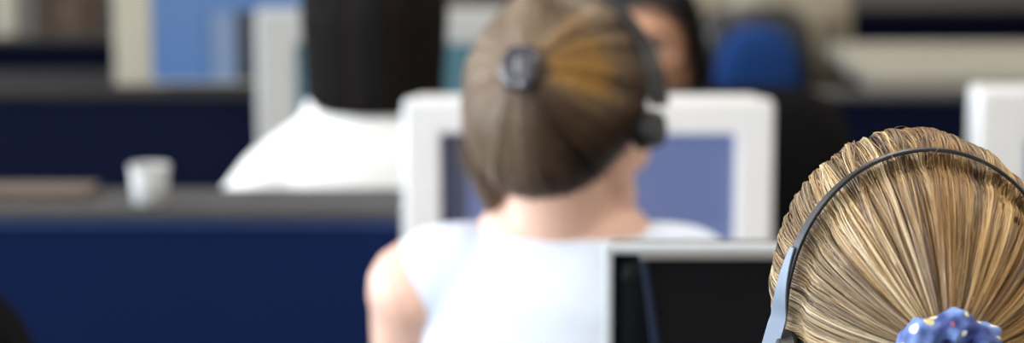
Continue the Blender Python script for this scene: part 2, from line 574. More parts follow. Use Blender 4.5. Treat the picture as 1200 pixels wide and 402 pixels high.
def hand(bm, q, w, d=Vector((0, 1, 0))):
    """palm down hand at wrist w reaching towards +Y with curved separate fingers"""
    w = Vector(w)
    px = Vector((1, 0, 0))
    pc = w + Vector((0, 0.045, -0.004))
    loft(bm, [w, w + Vector((0, 0.03, -0.002)), w + Vector((0, 0.075, -0.006))], [(0.022, 0.016), (0.034, 0.014), (0.038, 0.012)], 16, side=(1, 0, 0))
    for i, L in enumerate((0.068, 0.076, 0.071, 0.056)):
        x = (-0.033 + 0.022 * i) * -q
        sp = x * 0.25
        b0 = w + Vector((x, 0.078, -0.006))
        b1 = b0 + Vector((sp, L * 0.45, 0.004))
        b2 = b1 + Vector((sp * 0.6, L * 0.30, -0.010))
        b3 = b2 + Vector((sp * 0.3, L * 0.20, -0.014))
        loft(bm, [b0, b1, b2, b3], [0.0092, 0.0085, 0.0078, 0.0068], 12)
    t0 = w + Vector((-q * 0.026, 0.022, -0.006))
    t1 = t0 + Vector((-q * 0.026, 0.026, -0.008))
    t2 = t1 + Vector((-q * 0.010, 0.030, -0.006))
    loft(bm, [t0, t1, t2], [0.013, 0.0105, 0.0085], 12)


TORSO = [(0.475, 0.150, 0.105), (0.55, 0.165, 0.118), (0.64, 0.135, 0.100), (0.71, 0.122, 0.092), (0.80, 0.132, 0.098),
         (0.89, 0.150, 0.103), (0.945, 0.142, 0.092), (0.985, 0.100, 0.072)]


def person(label, x, y, rz, skin, hc=(0, 0.02, 1.145), yaw=0.0, pitch=0.0, roll=0.0, shift=(0, 0), sh_w=0.165, sh_z=0.955,
           top=None, sleeve="long", top_grow=0.008, face=True, arms=None, lean=0.0, top_name="shirt"):
    root = thing("person", label, "person", (x, y, 0), rz)
    MH = Matrix.Translation(hc) @ Matrix.Rotation(yaw, 4, "Z") @ Matrix.Rotation(pitch, 4, "X") @ Matrix.Rotation(roll, 4, "Y")
    arms = arms or [((sh_w, 0.0 + lean * 0.9, sh_z), (0.215, 0.14 + lean, 0.755), (0.13, 0.315 + lean, 0.742))] * 2

    def torso(bm, g, z0=0.0, z1=9.0):
        pts, rr = [], []
        for (z, a, b) in TORSO:
            if z0 <= z <= z1:
                k = max(0, (z - 0.6)) / 0.4
                pts.append((hc[0] * k * 0.3, lean * k, z))
                rr.append((a * (sh_w / 0.165) ** 0.6 + g, b + g))
        loft(bm, pts, rr, 32, side=(1, 0, 0), capk=0.5 if z1 < 5 else 1.0)
    nb = Vector((hc[0] * 0.3, lean, 0.965))
    hb = MH @ Vector((0, -0.022, -0.07))
    bm = B()
    head_parts(bm, MH)
    loft(bm, [nb, nb.lerp(hb, 0.45), hb], [(0.075, 0.062), (0.053, 0.053), (0.050, 0.052)], 20, side=(1, 0, 0))
    torso(bm, 0)
    for q, A in zip((-1, 1), arms):
        s, e, w = arm_joints(q, *A)
        loft(bm, [(q * 0.05 + hc[0] * 0.3, lean * 0.95, sh_z + 0.020), (q * sh_w * 0.65, lean * 0.93, sh_z + 0.014), s], [0.046, 0.052, 0.053], 18)
        loft(bm, [s, s.lerp(e, 0.5), e], [0.050, 0.044, 0.036], 18)
        loft(bm, [e, e.lerp(w, 0.3), w], [0.037, 0.037, 0.024], 18)
        hand(bm, q, w)
        hp = (q * 0.09, 0.01, 0.505)
        loft(bm, [hp, (q * 0.10, 0.22, 0.510), (q * 0.105, 0.43, 0.500)], [0.085, 0.074, 0.055], 18)
        loft(bm, [(q * 0.105, 0.43, 0.500), (q * 0.105, 0.44, 0.33), (q * 0.105, 0.42, 0.09)], [0.055, 0.052, 0.034], 18)
        loft(bm, [(q * 0.105, 0.40, 0.055), (q * 0.11, 0.50, 0.040), (q * 0.112, 0.565, 0.032)], [(0.033, 0.038), (0.040, 0.028), (0.038, 0.02)], 16, side=(1, 0, 0))
    remeshed("body", bm, skin, root, 0.0042, 4)
    # top
    bm = B()
    g = top_grow
    torso(bm, g, 0.5, 0.99 if sleeve == "none" else 9.0)
    for q, A in zip((-1, 1), arms):
        s, e, w = arm_joints(q, *A)
        if sleeve == "none":
            loft(bm, [(q * 0.098 + hc[0] * 0.3, lean * 0.95, sh_z + 0.014), (q * sh_w * 0.84, lean * 0.93, sh_z + 0.006)], [0.047 + g, 0.050 + g], 18)
        else:
            loft(bm, [(q * 0.06 + hc[0] * 0.3, lean * 0.95, sh_z + 0.018), (q * sh_w * 0.65, lean * 0.93, sh_z + 0.014), s], [0.046 + g, 0.052 + g, 0.056 + g], 18)
            if sleeve == "short":
                loft(bm, [s, s.lerp(e, 0.55)], [0.055 + g, 0.056 + g], 18)
            else:
                loft(bm, [s, s.lerp(e, 0.5), e], [0.055 + g, 0.049 + g, 0.043 + g], 18)
                loft(bm, [e, e.lerp(w, 0.4), e.lerp(w, 0.92)], [0.043 + g, 0.042 + g, 0.030 + g], 18)
    remeshed(top_name, bm, top, root, 0.006, 8)
    bm = B()
    loft(bm, [(0, 0, 0.47), (0, 0, 0.53), (0, 0, 0.60)], [(0.158, 0.113), (0.172, 0.125), (0.150, 0.110)], 32, side=(1, 0, 0))
    for q in (-1, 1):
        loft(bm, [(q * 0.09, 0.01, 0.505), (q * 0.10, 0.22, 0.510), (q * 0.105, 0.43, 0.500)], [0.092, 0.082, 0.064], 18)
        loft(bm, [(q * 0.105, 0.43, 0.500), (q * 0.105, 0.44, 0.33), (q * 0.105, 0.43, 0.13)], [0.064, 0.062, 0.052], 18)
    remeshed("trousers", bm, M["trouser"], root, 0.007, 6)
    for q in (-1, 1):
        bm = B()
        loft(bm, [(q * 0.105, 0.385, 0.052), (q * 0.11, 0.48, 0.048), (q * 0.113, 0.575, 0.036)], [(0.040, 0.046), (0.048, 0.038), (0.044, 0.030)], 20, side=(1, 0, 0))
        for v in bm.verts:
            v.co.z = max(v.co.z, 0.003)
        obj("shoe", bm, M["shoe"], root, smooth=True)
    if face:
        face_children(MH, root)
    return root, MH


# ------------------------------------------------------------------ furniture
def office_chair(label, x, y, rz, back_w=0.42, back_h=0.42, back_top=0.88, fabric="black_fabric", rim=None, group=None, seat_z=0.40, rad=0.27, back_y=-0.235, seat_y=0.02):
    t = thing("office_chair", label, "chair", (x, y, 0), rz, group)
    bm = B()
    box(bm, (0, seat_y, seat_z - 0.005), (0.44, 0.42, 0.05))
    s = obj("seat", bm, M["black_fabric"] if rim else M[fabric], t, bevel=0.022, bseg=4)
    # backrest: rounded pad curved round the sitter
    def pad(w, h, zc, y0, th, n=4.0):
        bm = B()
        seg, rings = 48, 8
        for side_ in (0, 1):
            prev = None
            cv = bm.verts.new((0, y0 + (th if side_ else 0), zc))
            for r in range(1, rings + 1):
                f = r / rings
                cur = []
                for i in range(seg):
                    a = 2 * math.pi * i / seg
                    ca, sa = math.cos(a), math.sin(a)
                    px = math.copysign(abs(ca) ** (2 / n), ca) * w / 2 * f
                    pz = math.copysign(abs(sa) ** (2 / n), sa) * h / 2 * f
                    rr = (1 - f ** 6) * th * 0.5
                    yy = y0 + th / 2 + (rr if side_ else -rr) + (px / 0.21) ** 2 * 0.03
                    cur.append(bm.verts.new((px, yy, zc + pz)))
                for i in range(seg):
                    if prev is None:
                        bm.faces.new((cv, cur[i], cur[(i + 1) % seg]))
                    else:
                        bm.faces.new((prev[i], cur[i], cur[(i + 1) % seg], prev[(i + 1) % seg]))
                prev = cur
        bmesh.ops.remove_doubles(bm, verts=bm.verts, dist=1e-5)
        return bm
    zc = back_top - back_h / 2
    if rim:
        obj("backrest", pad(back_w, back_h, zc, back_y - 0.045, 0.045), M["black_plastic"], t, smooth=True)
        bp = obj("back_cushion", pad(back_w * 0.74, back_h * 0.78, zc, back_y - 0.062, 0.03, 2.6), M[rim], t, smooth=True)
        bp["label"] = "blue padded cushion in the black backrest"
    else:
        obj("backrest", pad(back_w, back_h, zc, back_y - 0.045, 0.055), M[fabric], t, smooth=True)
    bm = B()
    loft(bm, [(0, -0.08, seat_z - 0.04), (0, back_y - 0.06, seat_z - 0.035), (0, back_y - 0.075, seat_z + 0.05), (0, back_y - 0.055, zc)],
         [(0.03, 0.008)] * 4, 12, side=(1, 0, 0))
    obj("back_support", bm, M["black_plastic"], t, smooth=True)
    bm = B()
    cyl(bm, (0, 0, 0.09), (0, 0, seat_z - 0.05), 0.022)
    cyl(bm, (0, 0, seat_z - 0.06), (0, 0, seat_z - 0.03), 0.09, 0.09)
    obj("gas_lift", bm, M["metal_grey"], t)
    bm = B()
    cyl(bm, (0, 0, 0.07), (0, 0, 0.115), 0.04, 0.03)
    for i in range(5):
        a = R(72 * i + 90)
        loft(bm, [(0.02 * math.cos(a), 0.02 * math.sin(a), 0.095), (rad * math.cos(a), rad * math.sin(a), 0.068)], [(0.022, 0.016), (0.014, 0.012)], 10)
    obj("star_base", bm, M["black_plastic"], t, smooth=True)
    for i in range(5):
        a = R(72 * i + 90)
        bm = B()
        cx, cy = rad * math.cos(a), rad * math.sin(a)
        tx, ty = -math.sin(a), math.cos(a)
        for k in (-1, 1):
            cyl(bm, (cx + tx * 0.006 * k, cy + ty * 0.006 * k, 0.026), (cx + tx * 0.022 * k, cy + ty * 0.022 * k, 0.026), 0.026, seg=20)
        cyl(bm, (cx, cy, 0.026), (cx, cy, 0.07), 0.006)
        obj("caster", bm, M["black_plastic"], t)
    return t


def desk(label, x0, x1, y0, y1, z=0.71, group="office desks", m="desk"):
    t = thing("desk", label, "desk", ((x0 + x1) / 2, (y0 + y1) / 2, 0), 0, group)
    w, d = x1 - x0, y1 - y0
    bm = B(); box(bm, (0, 0, z - 0.0125), (w, d, 0.025)); obj("desktop", bm, M[m], t, bevel=0.004)
    for sx in (-1, 1):
        for sy in (-1, 1):
            bm = B(); box(bm, (sx * (w / 2 - 0.04), sy * (d / 2 - 0.04), (z - 0.026) / 2), (0.04, 0.04, z - 0.026))
            obj("leg", bm, M["metal_grey"], t, bevel=0.004)
    return t


def frame_bm(bm, w, h, bz, y0, y1, zc, bt=None, bb=None):
    """rectangular picture-frame solid, outer w x h, border bz, from y0 to y1"""
    bt = bt or bz; bb = bb or bz
    o = [(-w / 2, zc - h / 2), (w / 2, zc - h / 2), (w / 2, zc + h / 2), (-w / 2, zc + h / 2)]
    i = [(-w / 2 + bz, zc - h / 2 + bb), (w / 2 - bz, zc - h / 2 + bb), (w / 2 - bz, zc + h / 2 - bt), (-w / 2 + bz, zc + h / 2 - bt)]
    vo0 = [bm.verts.new((a, y0, b)) for a, b in o]; vi0 = [bm.verts.new((a, y0, b)) for a, b in i]
    vo1 = [bm.verts.new((a, y1, b)) for a, b in o]; vi1 = [bm.verts.new((a, y1, b)) for a, b in i]
    for k in range(4):
        j = (k + 1) % 4
        bm.faces.new((vo0[k], vo0[j], vi0[j], vi0[k]))
        bm.faces.new((vo1[k], vi1[k], vi1[j], vo1[j]))
        bm.faces.new((vo0[k], vo1[k], vo1[j], vo0[j]))
        bm.faces.new((vi0[k], vi0[j], vi1[j], vi1[k]))


def monitor(label, xc, y, zb, w, h, bz, screen_m, casing="bezel_white", depth=0.36, stand=0.04, rz=0.0, group=None, bt=None, bb=None, recess=0.014, name="monitor", stand_m=None, bev=0.006, bd=0.04, casing2=None):
    """desktop monitor whose screen faces -Y; its front stands at y, its foot at zb, its top at zb+stand+h"""
    t = thing(name, label, "monitor", (xc, y, zb), rz, group)
    zc = stand + h / 2
    bm = B(); frame_bm(bm, w, h, bz, 0, bd, zc, bt, bb)
    obj("bezel", bm, M[casing], t, bevel=bev, bseg=3)
    bt_, bb_ = bt or bz, bb or bz
    bm = B()
    nx, nz = 16, 12
    W, H = w - 2 * bz + 0.004, h - bt_ - bb_ + 0.004
    zc2 = zc + (bb_ - bt_) / 2
    grid = [[bm.verts.new((W * (i / nx - .5), recess + 0.010 * ((2 * i / nx - 1) ** 2 + (2 * j / nz - 1) ** 2) * (1 if depth > 0.1 else 0), zc2 + H * (j / nz - .5))) for i in range(nx + 1)] for j in range(nz + 1)]
    for j in range(nz):
        for i in range(nx):
            bm.faces.new((grid[j][i], grid[j][i + 1], grid[j + 1][i + 1], grid[j + 1][i]))
    so = obj("screen", bm, screen_m, t, smooth=True)
    sd = so.modifiers.new("glass", "SOLIDIFY"); sd.thickness = 0.004; sd.offset = 0
    bm = B()
    if depth > 0.1:
        rings = []
        for (yy, k, dz) in ((0.04, 0.985, 0), (0.12, 0.96, 0), (0.20, 0.80, -0.01), (depth - 0.03, 0.62, -0.02), (depth, 0.58, -0.02)):
            rings.append([bm.verts.new((sx * w / 2 * k, yy, zc + dz + sz * h / 2 * k)) for sx, sz in ((-1, -1), (1, -1), (1, 1), (-1, 1))])
        for a, b in zip(rings[:-1], rings[1:]):
            for i in range(4):
                bm.faces.new((a[i], a[(i + 1) % 4], b[(i + 1) % 4], b[i]))
        bm.faces.new(rings[0][::-1]); bm.faces.new(rings[-1])
    else:
        box(bm, (0, bd + depth / 2 - 0.01, zc), (w * 0.985, depth - 0.02, h * 0.985))
    obj("casing", bm, M[casing2 or casing], t, bevel=0.008, bseg=3)
    bm = B()
    if depth > 0.1:
        lathe(bm, [(0.13, 0.0), (0.135, 0.006), (0.12, 0.014), (0.07, 0.022), (0.07, stand + 0.02)], 32, (0, 0.16, 0))
    else:
        fh = 0.016 if stand > 0.02 else 0.005
        box(bm, (0, 0.07, fh / 2), (0.22, 0.16, fh))
        box(bm, (0, 0.055 + depth / 2, (stand + h * 0.3) / 2), (0.07, 0.02, stand + h * 0.3))
    obj("stand", bm, M[stand_m or casing], t, bevel=0.003)
    bm = B(); cyl(bm, (w / 2 - bz * 0.9 - 0.02, -0.002, stand + bb_ * 0.5), (w / 2 - bz * 0.9 - 0.02, 0.01, stand + bb_ * 0.5), min(0.006, bb_ * 0.3))
    obj("power_button", bm, M["metal_grey"], t)
    return t


def partition(label, x0, x1, y, top, ledge_d, fabric="navy", ledge="ledge", rail=True, group=None):
    t = thing("desk_partition", label, "partition", ((x0 + x1) / 2, y, 0), 0, group)
    w = x1 - x0
    bm = B(); box2(bm, (-w / 2, 0, 0.06), (w / 2, 0.045, top - 0.012)); obj("fabric_panel", bm, M[fabric], t, bevel=0.006)
    if rail:
        bm = B(); box2(bm, (-w / 2, -0.006, top - 0.026), (w / 2, 0.050, top - 0.0122)); obj("top_rail", bm, M["rail_blue"], t, bevel=0.004)
    bm = B(); box2(bm, (-w / 2, -0.012, top - 0.012), (w / 2, ledge_d, top)); obj("ledge", bm, M[ledge], t, bevel=0.003)
    for s in (-1, 1):
        bm = B(); box2(bm, (s * (w / 2 - 0.08) - 0.02, -0.06, 0.0), (s * (w / 2 - 0.08) + 0.02, 0.16, 0.06)); obj("foot", bm, M["metal_grey"], t, bevel=0.005)
    return t


# ------------------------------------------------------------------ screens (each a lit display)
def screen_mat(name, panes, base, strength):
    """lit display: flat windows on a desktop colour. panes: (x0,x1,z0,z1,col) as object-space metres"""
    m = bpy.data.materials.new(name)
    m.use_nodes = True
    nt = m.node_tree
    b = nt.nodes["Principled BSDF"]
    b.inputs["Base Color"].default_value = rgb(0.02, 0.02, 0.02)
    b.inputs["Roughness"].default_value = 0.25
    tc = nt.nodes.new("ShaderNodeTexCoord")
    sp = nt.nodes.new("ShaderNodeSeparateXYZ")
    nt.links.new(tc.outputs["Object"], sp.inputs[0])
    cur = nt.nodes.new("ShaderNodeRGB"); cur.outputs[0].default_value = rgb(*base)
    cur = cur.outputs[0]

    def cmp(sock, v, op):
        n = nt.nodes.new("ShaderNodeMath"); n.operation = op; n.inputs[1].default_value = v
        nt.links.new(sock, n.inputs[0]); return n.outputs[0]

    def mul(a, c):
        n = nt.nodes.new("ShaderNodeMath"); n.operation = "MULTIPLY"
        nt.links.new(a, n.inputs[0]); nt.links.new(c, n.inputs[1]); return n.outputs[0]
    for (x0, x1, z0, z1, col) in panes:
        f = mul(mul(cmp(sp.outputs["X"], x0, "GREATER_THAN"), cmp(sp.outputs["X"], x1, "LESS_THAN")),
                mul(cmp(sp.outputs["Z"], z0, "GREATER_THAN"), cmp(sp.outputs["Z"], z1, "LESS_THAN")))
        mx = nt.nodes.new("ShaderNodeMix"); mx.data_type = "RGBA"
        nt.links.new(f, mx.inputs["Factor"]); nt.links.new(cur, mx.inputs["A"]); mx.inputs["B"].default_value = rgb(*col)
        cur = mx.outputs["Result"]
    nt.links.new(cur, b.inputs["Emission Color"])
    b.inputs["Emission Strength"].default_value = strength
    return m


# ================================================================== THE ROOM
XL, XR, YB, YF, H = -4.6, 4.6, -2.6, 7.4, 2.8
M["carpet"] = mat("grey blue carpet", (0.06, 0.065, 0.08), 0.95, noise_scale=180, noise_amt=0.3, bump=0.4, bump_scale=400)
M["wall"] = mat("off white wall paint", (0.62, 0.60, 0.56), 0.8, noise_scale=6, noise_amt=0.03)
M["wall_brown"] = mat("brown grey wall covering", (0.10, 0.085, 0.075), 0.85, noise_scale=8, noise_amt=0.15)
M["ceil"] = mat("white ceiling tile", (0.75, 0.75, 0.73), 0.9, noise_scale=90, noise_amt=0.05)
M["frame_alu"] = mat("white window frame", (0.7, 0.7, 0.7), 0.4)
gm = bpy.data.materials.new("window glass"); gm.use_nodes = True
nt = gm.node_tree; nt.nodes.clear()
out = nt.nodes.new("ShaderNodeOutputMaterial"); tr = nt.nodes.new("ShaderNodeBsdfTransparent"); gl = nt.nodes.new("ShaderNodeBsdfGlossy")
gl.inputs["Roughness"].default_value = 0.02; mx = nt.nodes.new("ShaderNodeMixShader"); mx.inputs[0].default_value = 0.06
nt.links.new(tr.outputs[0], mx.inputs[1]); nt.links.new(gl.outputs[0], mx.inputs[2]); nt.links.new(mx.outputs[0], out.inputs[0])
M["glass"] = gm

bm = B(); box2(bm, (XL, YB, -0.1), (XR, YF, 0)); struct("floor", bm, M["carpet"])
bm = B(); box2(bm, (XL, YB, H), (XR, YF, H + 0.1)); struct("ceiling", bm, M["ceil"])
bm = B(); box2(bm, (XL, YF, 0), (XR, YF + 0.1, H)); struct("wall_back", bm, M["wall_brown"])
bm = B(); box2(bm, (XL, YB - 0.1, 0), (XR, YB, H)); struct("wall_front", bm, M["wall"])
bm = B(); box2(bm, (XR, YB, 0), (XR + 0.1, YF, H)); struct("wall_right", bm, M["wall"])
wins = [(-2.1, -0.3), (0.1, 1.9), (2.3, 4.1), (4.5, 6.3)]
bm = B()
box2(bm, (XL - 0.1, YB, 0), (XL, YF, 0.85)); box2(bm, (XL - 0.1, YB, 2.35), (XL, YF, H))
edges = [YB] + [e for w in wins for e in w] + [YF]
for a, b in zip(edges[::2], edges[1::2]):
    box2(bm, (XL - 0.1, a, 0.85), (XL, b, 2.35))
struct("wall_left", bm, M["wall"])
for i, (a, b) in enumerate(wins):
    bm = B()
    for y0, y1, z0, z1 in ((a, b, 0.85, 0.90), (a, b, 2.30, 2.35), (a, a + 0.05, 0.9, 2.3), (b - 0.05, b, 0.9, 2.3), ((a + b) / 2 - 0.025, (a + b) / 2 + 0.025, 0.9, 2.3)):
        box2(bm, (XL - 0.09, y0, z0), (XL - 0.03, y1, z1))
    w = struct("window_%d" % (i + 1), bm, M["frame_alu"])
    bm = B(); box2(bm, (XL - 0.064, a + 0.05, 0.9), (XL - 0.058, b - 0.05, 2.3)); obj("pane", bm, M["glass"], w)
bm = B(); box2(bm, (XL, YF - 0.015, 0), (XR, YF, 0.1)); struct("baseboard_back", bm, M["metal_grey"])

# ------------------------------------------------------------------ furniture rows
# near workstation (the blonde woman's)
desk("grey desk under the black screen monitor nearest the camera", -0.45, 1.05, 1.70, 2.16)
# middle row
desk("grey desk carrying the white monitor behind the woman in pale blue", -0.135, 0.56, 2.66, 3.36)
desk("grey desk at the right edge, under the half seen white monitor", 0.57, 1.45, 2.66, 3.36)
# row behind the near partition
desk("grey desk in front of the dark haired woman in white", -0.75, 0.055, 3.62, 4.08)

T1 = at(0, 244, 3.0).z          # top of near partition
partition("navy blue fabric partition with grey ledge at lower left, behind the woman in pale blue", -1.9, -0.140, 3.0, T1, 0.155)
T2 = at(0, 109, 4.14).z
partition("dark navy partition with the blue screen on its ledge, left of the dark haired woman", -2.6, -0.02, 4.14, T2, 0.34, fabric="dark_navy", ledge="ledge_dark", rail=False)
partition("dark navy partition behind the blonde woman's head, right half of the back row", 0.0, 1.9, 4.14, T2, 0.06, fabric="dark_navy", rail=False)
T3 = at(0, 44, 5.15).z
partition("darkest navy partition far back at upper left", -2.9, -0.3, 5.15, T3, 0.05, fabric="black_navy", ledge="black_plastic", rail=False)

# ---- monitors
# centre monitor of the woman in pale blue
mw = (908 - 472) / 2833 * (2.95 * cP + 0.37 * sP)
zt = at(600, 119, 2.95).z
mc = at(690, 107, 2.95).x
scr_mid = screen_mat("pale violet blue lit display", [(-0.30, 0.30, 0.20, 0.345, (0.17, 0.235, 0.52)), (-0.2, -0.150, 0.0, 0.40, (0.05, 0.06, 0.12))],  # dark left pane paints the shadow of the recessed frame
                     (0.20, 0.27, 0.56), 1.0)
mm = monitor("wide white framed monitor with violet blue screen behind the woman in pale blue", mc, 2.95, 0.71, mw, zt - 0.71 - 0.035, 0.046, scr_mid, depth=0.38, stand=0.035, recess=0.022, bt=0.041)
# monitor half outside the right edge
zt = at(600, 106, 2.95).z
xl = at(1145, 200, 2.95).x
scr_r = screen_mat("blue lit display", [], (0.06, 0.16, 0.42), 1.0)
monitor("white framed monitor cut off by the right edge, beyond the blonde head", xl + mw / 2, 2.95, 0.71, mw, zt - 0.71 - 0.035, 0.062, scr_r, depth=0.38, stand=0.035)
# monitor of the dark haired woman
zt = at(600, 12, 3.95).z
xl = at(300, 60, 3.95).x
scr_t = screen_mat("teal lit display", [], (0.05, 0.20, 0.27), 1.0)
monitor("pale framed flat monitor with teal screen in front of the dark haired woman", xl + 0.235, 3.95, 0.71, 0.47, zt - 0.71 - 0.06, 0.066, scr_t, casing="bezel_grey", depth=0.05, stand=0.06, bt=0.055)
# blue screen on the second ledge
xl = at(134, 60, 4.24).x
k = 2833 / 4.27
def X(px): return (px - 600) / k
wA = 0.40
xc = xl + wA / 2
zs = T2
def Z(py): return at(600, py, 4.255).z - zs
scr_a = screen_mat("bright sky blue lit display", [
    (X(246) - xc, X(276) - xc, -1, Z(14), (0.26, 0.38, 0.60)),
    (X(277) - xc, X(300) - xc, -1, Z(12), (0.035, 0.035, 0.045)),
    (X(240) - xc, X(247) - xc, -1, Z(12), (0.07, 0.19, 0.48))],
    (0.115, 0.27, 0.62), 1.0)
monitor("cream framed monitor with sky blue screen standing on the back partition ledge", xc, 4.24, zs, wA, 0.33, 0.066, scr_a, casing="bezel_cream", depth=0.05, stand=0.001, bb=0.006, stand_m="black_plastic")
# near black screened monitor
nm_top = at(700, 288, 1.95).z
xl = at(708, 330, 1.95).x
nw = 0.40
nh = nm_top - 0.71 - 0.055
nm = monitor("slim silver framed monitor with black screen directly beyond the blonde head", xl + nw / 2, 1.95, 0.71, nw, nh, 0.0075, M["screen_black"], casing="silver", depth=0.055, stand=0.055, recess=0.009, bev=0.002, bd=0.014, casing2="metal_dark", stand_m="metal_dark")
# black sheet in front of the glass: grey bar along its top, slanted side edges
zt_l = nm_top - 0.71
bm = B()
fx0, fx1 = at(752, 300, 1.94).x - (xl + nw / 2), 0.175
z1 = at(700, 297, 1.945).z - 0.71; z0 = 0.10
sl = 0.040
pts = [(fx0, z1), (fx1, z1), (fx1 - 0.04, z0), (fx0 + sl, z0)]
a = [bm.verts.new((x, 0.004, z)) for x, z in pts]; b = [bm.verts.new((x, 0.008, z)) for x, z in pts]
bm.faces.new(a); bm.faces.new(b[::-1])
for i in range(4): bm.faces.new((a[i], b[i], b[(i + 1) % 4], a[(i + 1) % 4]))
M["filter"] = mat("matte black thin sheet", (0.006, 0.006, 0.007), 0.7, spec=0.08, noise_scale=500, noise_amt=0.3)
fl = obj("front_sheet", bm, M["filter"], nm)
bm = B(); box2(bm, (fx0 - 0.001, -0.002, z1 - 0.0065), (fx1 + 0.001, 0.010, z1 + 0.0005))
M["bar"] = mat("warm grey plastic bar", (0.20, 0.19, 0.175), 0.45)
obj("top_bar", bm, M["bar"], fl, bevel=0.0015)
bm = B()
loft(bm, [(fx0 + 0.002, 0.003, z1 - 0.003), (fx0 + sl, 0.003, z0)], [(0.0035, 0.002), (0.0045, 0.002)], 8, side=(1, 0, 0))
M["edge_blue"] = mat("dark slate blue edging", (0.016, 0.022, 0.045), 0.5, spec=0.15)
obj("side_edging", bm, M["edge_blue"], fl)

# far-left cream monitor and brown box beyond the third partition
desk("dark desk far back at the left", -2.9, -0.9, 5.55, 6.35, z=0.72, m="ledge")
xr = at(17, 10, 5.7).x
monitor("cream monitor at the far top left corner of the picture", xr - 0.2, 5.7, 0.72, 0.40, 0.40, 0.05, mat("dark glass", (0.02, 0.02, 0.025), 0.3), casing="bezel_cream", depth=0.36, stand=0.04)
bx = at(68, 8, 5.8)
t = thing("file_box", "brown cardboard file box on the far desk at upper left", "box", (bx.x, 5.8, 0.72))
bm = B(); box2(bm, (-0.055, 0, 0), (0.055, 0.30, 0.27)); obj("carton", bm, M["kraft"], t, bevel=0.003)
bm = B(); box2(bm, (-0.06, -0.006, 0.24), (0.06, 0.306, 0.285)); obj("lid", bm, M["kraft"], t, bevel=0.003)
# tall grey cabinet filling the gap at the back left
def cabinet(label, x0, x1, y, h, m, group=None, doors=2):
    t = thing("storage_cabinet", label, "cabinet", ((x0 + x1) / 2, y, 0), 0, group)
    w = x1 - x0
    bm = B(); box2(bm, (-w / 2, 0.02, 0), (w / 2, 0.45, h - 0.03)); obj("carcass", bm, M[m], t, bevel=0.004)
    bm = B(); box2(bm, (-w / 2 - 0.01, -0.005, h - 0.03), (w / 2 + 0.01, 0.46, h)); obj("top_board", bm, M[m], t, bevel=0.004)
    for i in range(doors):
        a = -w / 2 + w / doors * i + 0.004; b_ = -w / 2 + w / doors * (i + 1) - 0.004
        bm = B(); box2(bm, (a, 0.0, 0.05), (b_, 0.0195, h - 0.035)); d = obj("door", bm, M[m], t, bevel=0.003)
        hx = b_ - 0.05 if i % 2 == 0 else a + 0.05
        bm = B(); box2(bm, (hx - 0.006, -0.025, h * 0.6), (hx + 0.006, -0.0005, h * 0.6 + 0.14)); obj("handle", bm, M["metal_grey"], d, bevel=0.003)
    return t
M["taupe"] = mat("grey taupe cabinet laminate", (0.085, 0.078, 0.072), 0.6, noise_scale=10, noise_amt=0.1)
cabinet("tall grey taupe cabinet against the back wall at left", -2.6, -1.15, 6.85, 1.9, "taupe")
cabinet("tall grey taupe cabinet against the back wall at right", 0.75, 2.3, 6.85, 1.9, "taupe")
M["beige_cab"] = mat("beige cabinet laminate", (0.42, 0.37, 0.30), 0.6, noise_scale=10, noise_amt=0.05)

# cream topped counter at the right
t = thing("counter", "long cream topped counter behind the dark partition at upper right", "counter", (1.45, 4.62, 0))
z0 = at(1100, 85, 4.62).z
xa = at(1000, 60, 4.8).x
bm = B(); box2(bm, (xa - 1.45, 0, z0 - 0.035), (1.25, 0.56, z0)); obj("countertop", bm, M["cream"], t, bevel=0.006)
bm = B(); box2(bm, (xa - 1.45 + 0.03, 0.03, 0), (1.2, 0.53, z0 - 0.035)); obj("base_cabinet", bm, M["dark_navy"], t, bevel=0.004)
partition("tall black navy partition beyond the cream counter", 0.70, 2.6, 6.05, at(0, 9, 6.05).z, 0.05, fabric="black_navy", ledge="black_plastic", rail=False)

# ---- chairs
office_chair("black office chair in which the blonde woman sits", 0.247, 1.44, 0, back_top=0.86)
office_chair("black office chair in which the woman in pale blue sits", 0.055, 2.46, 0, back_top=0.84, back_h=0.36)
office_chair("black office chair of the dark haired woman, behind the near partition", -0.21, 3.50, 0, back_top=0.80, back_h=0.34, back_w=0.38)
bc = at(862, 100, 3.62)
office_chair("empty high backed black office chair right behind the white framed centre monitor", bc.x, 3.80, 0, back_w=0.36, back_h=0.52, back_top=at(862, 97, 3.58).z, back_y=-0.235)
ec = at(-45, 330, 2.5)
office_chair("black office chair just showing at the lower left edge", ec.x - 0.13, 2.62, R(8), back_w=0.40, back_h=0.46, back_top=at(0, 318, 2.4).z)
cc = at(890, 60, 4.98)
office_chair("blue cushioned black chair of the person in beige at the back", cc.x, 5.25, 0, back_w=0.24, back_h=0.34, back_top=at(890, 10, 4.97).z, rim="blue_fabric", back_y=-0.20, rad=0.24, seat_y=0.05)

office_chair("black office chair under the person looking over the centre monitor", at(764, 44, 4.56).x - 0.09, 4.90, R(180), back_top=0.78, back_h=0.34, back_w=0.38)

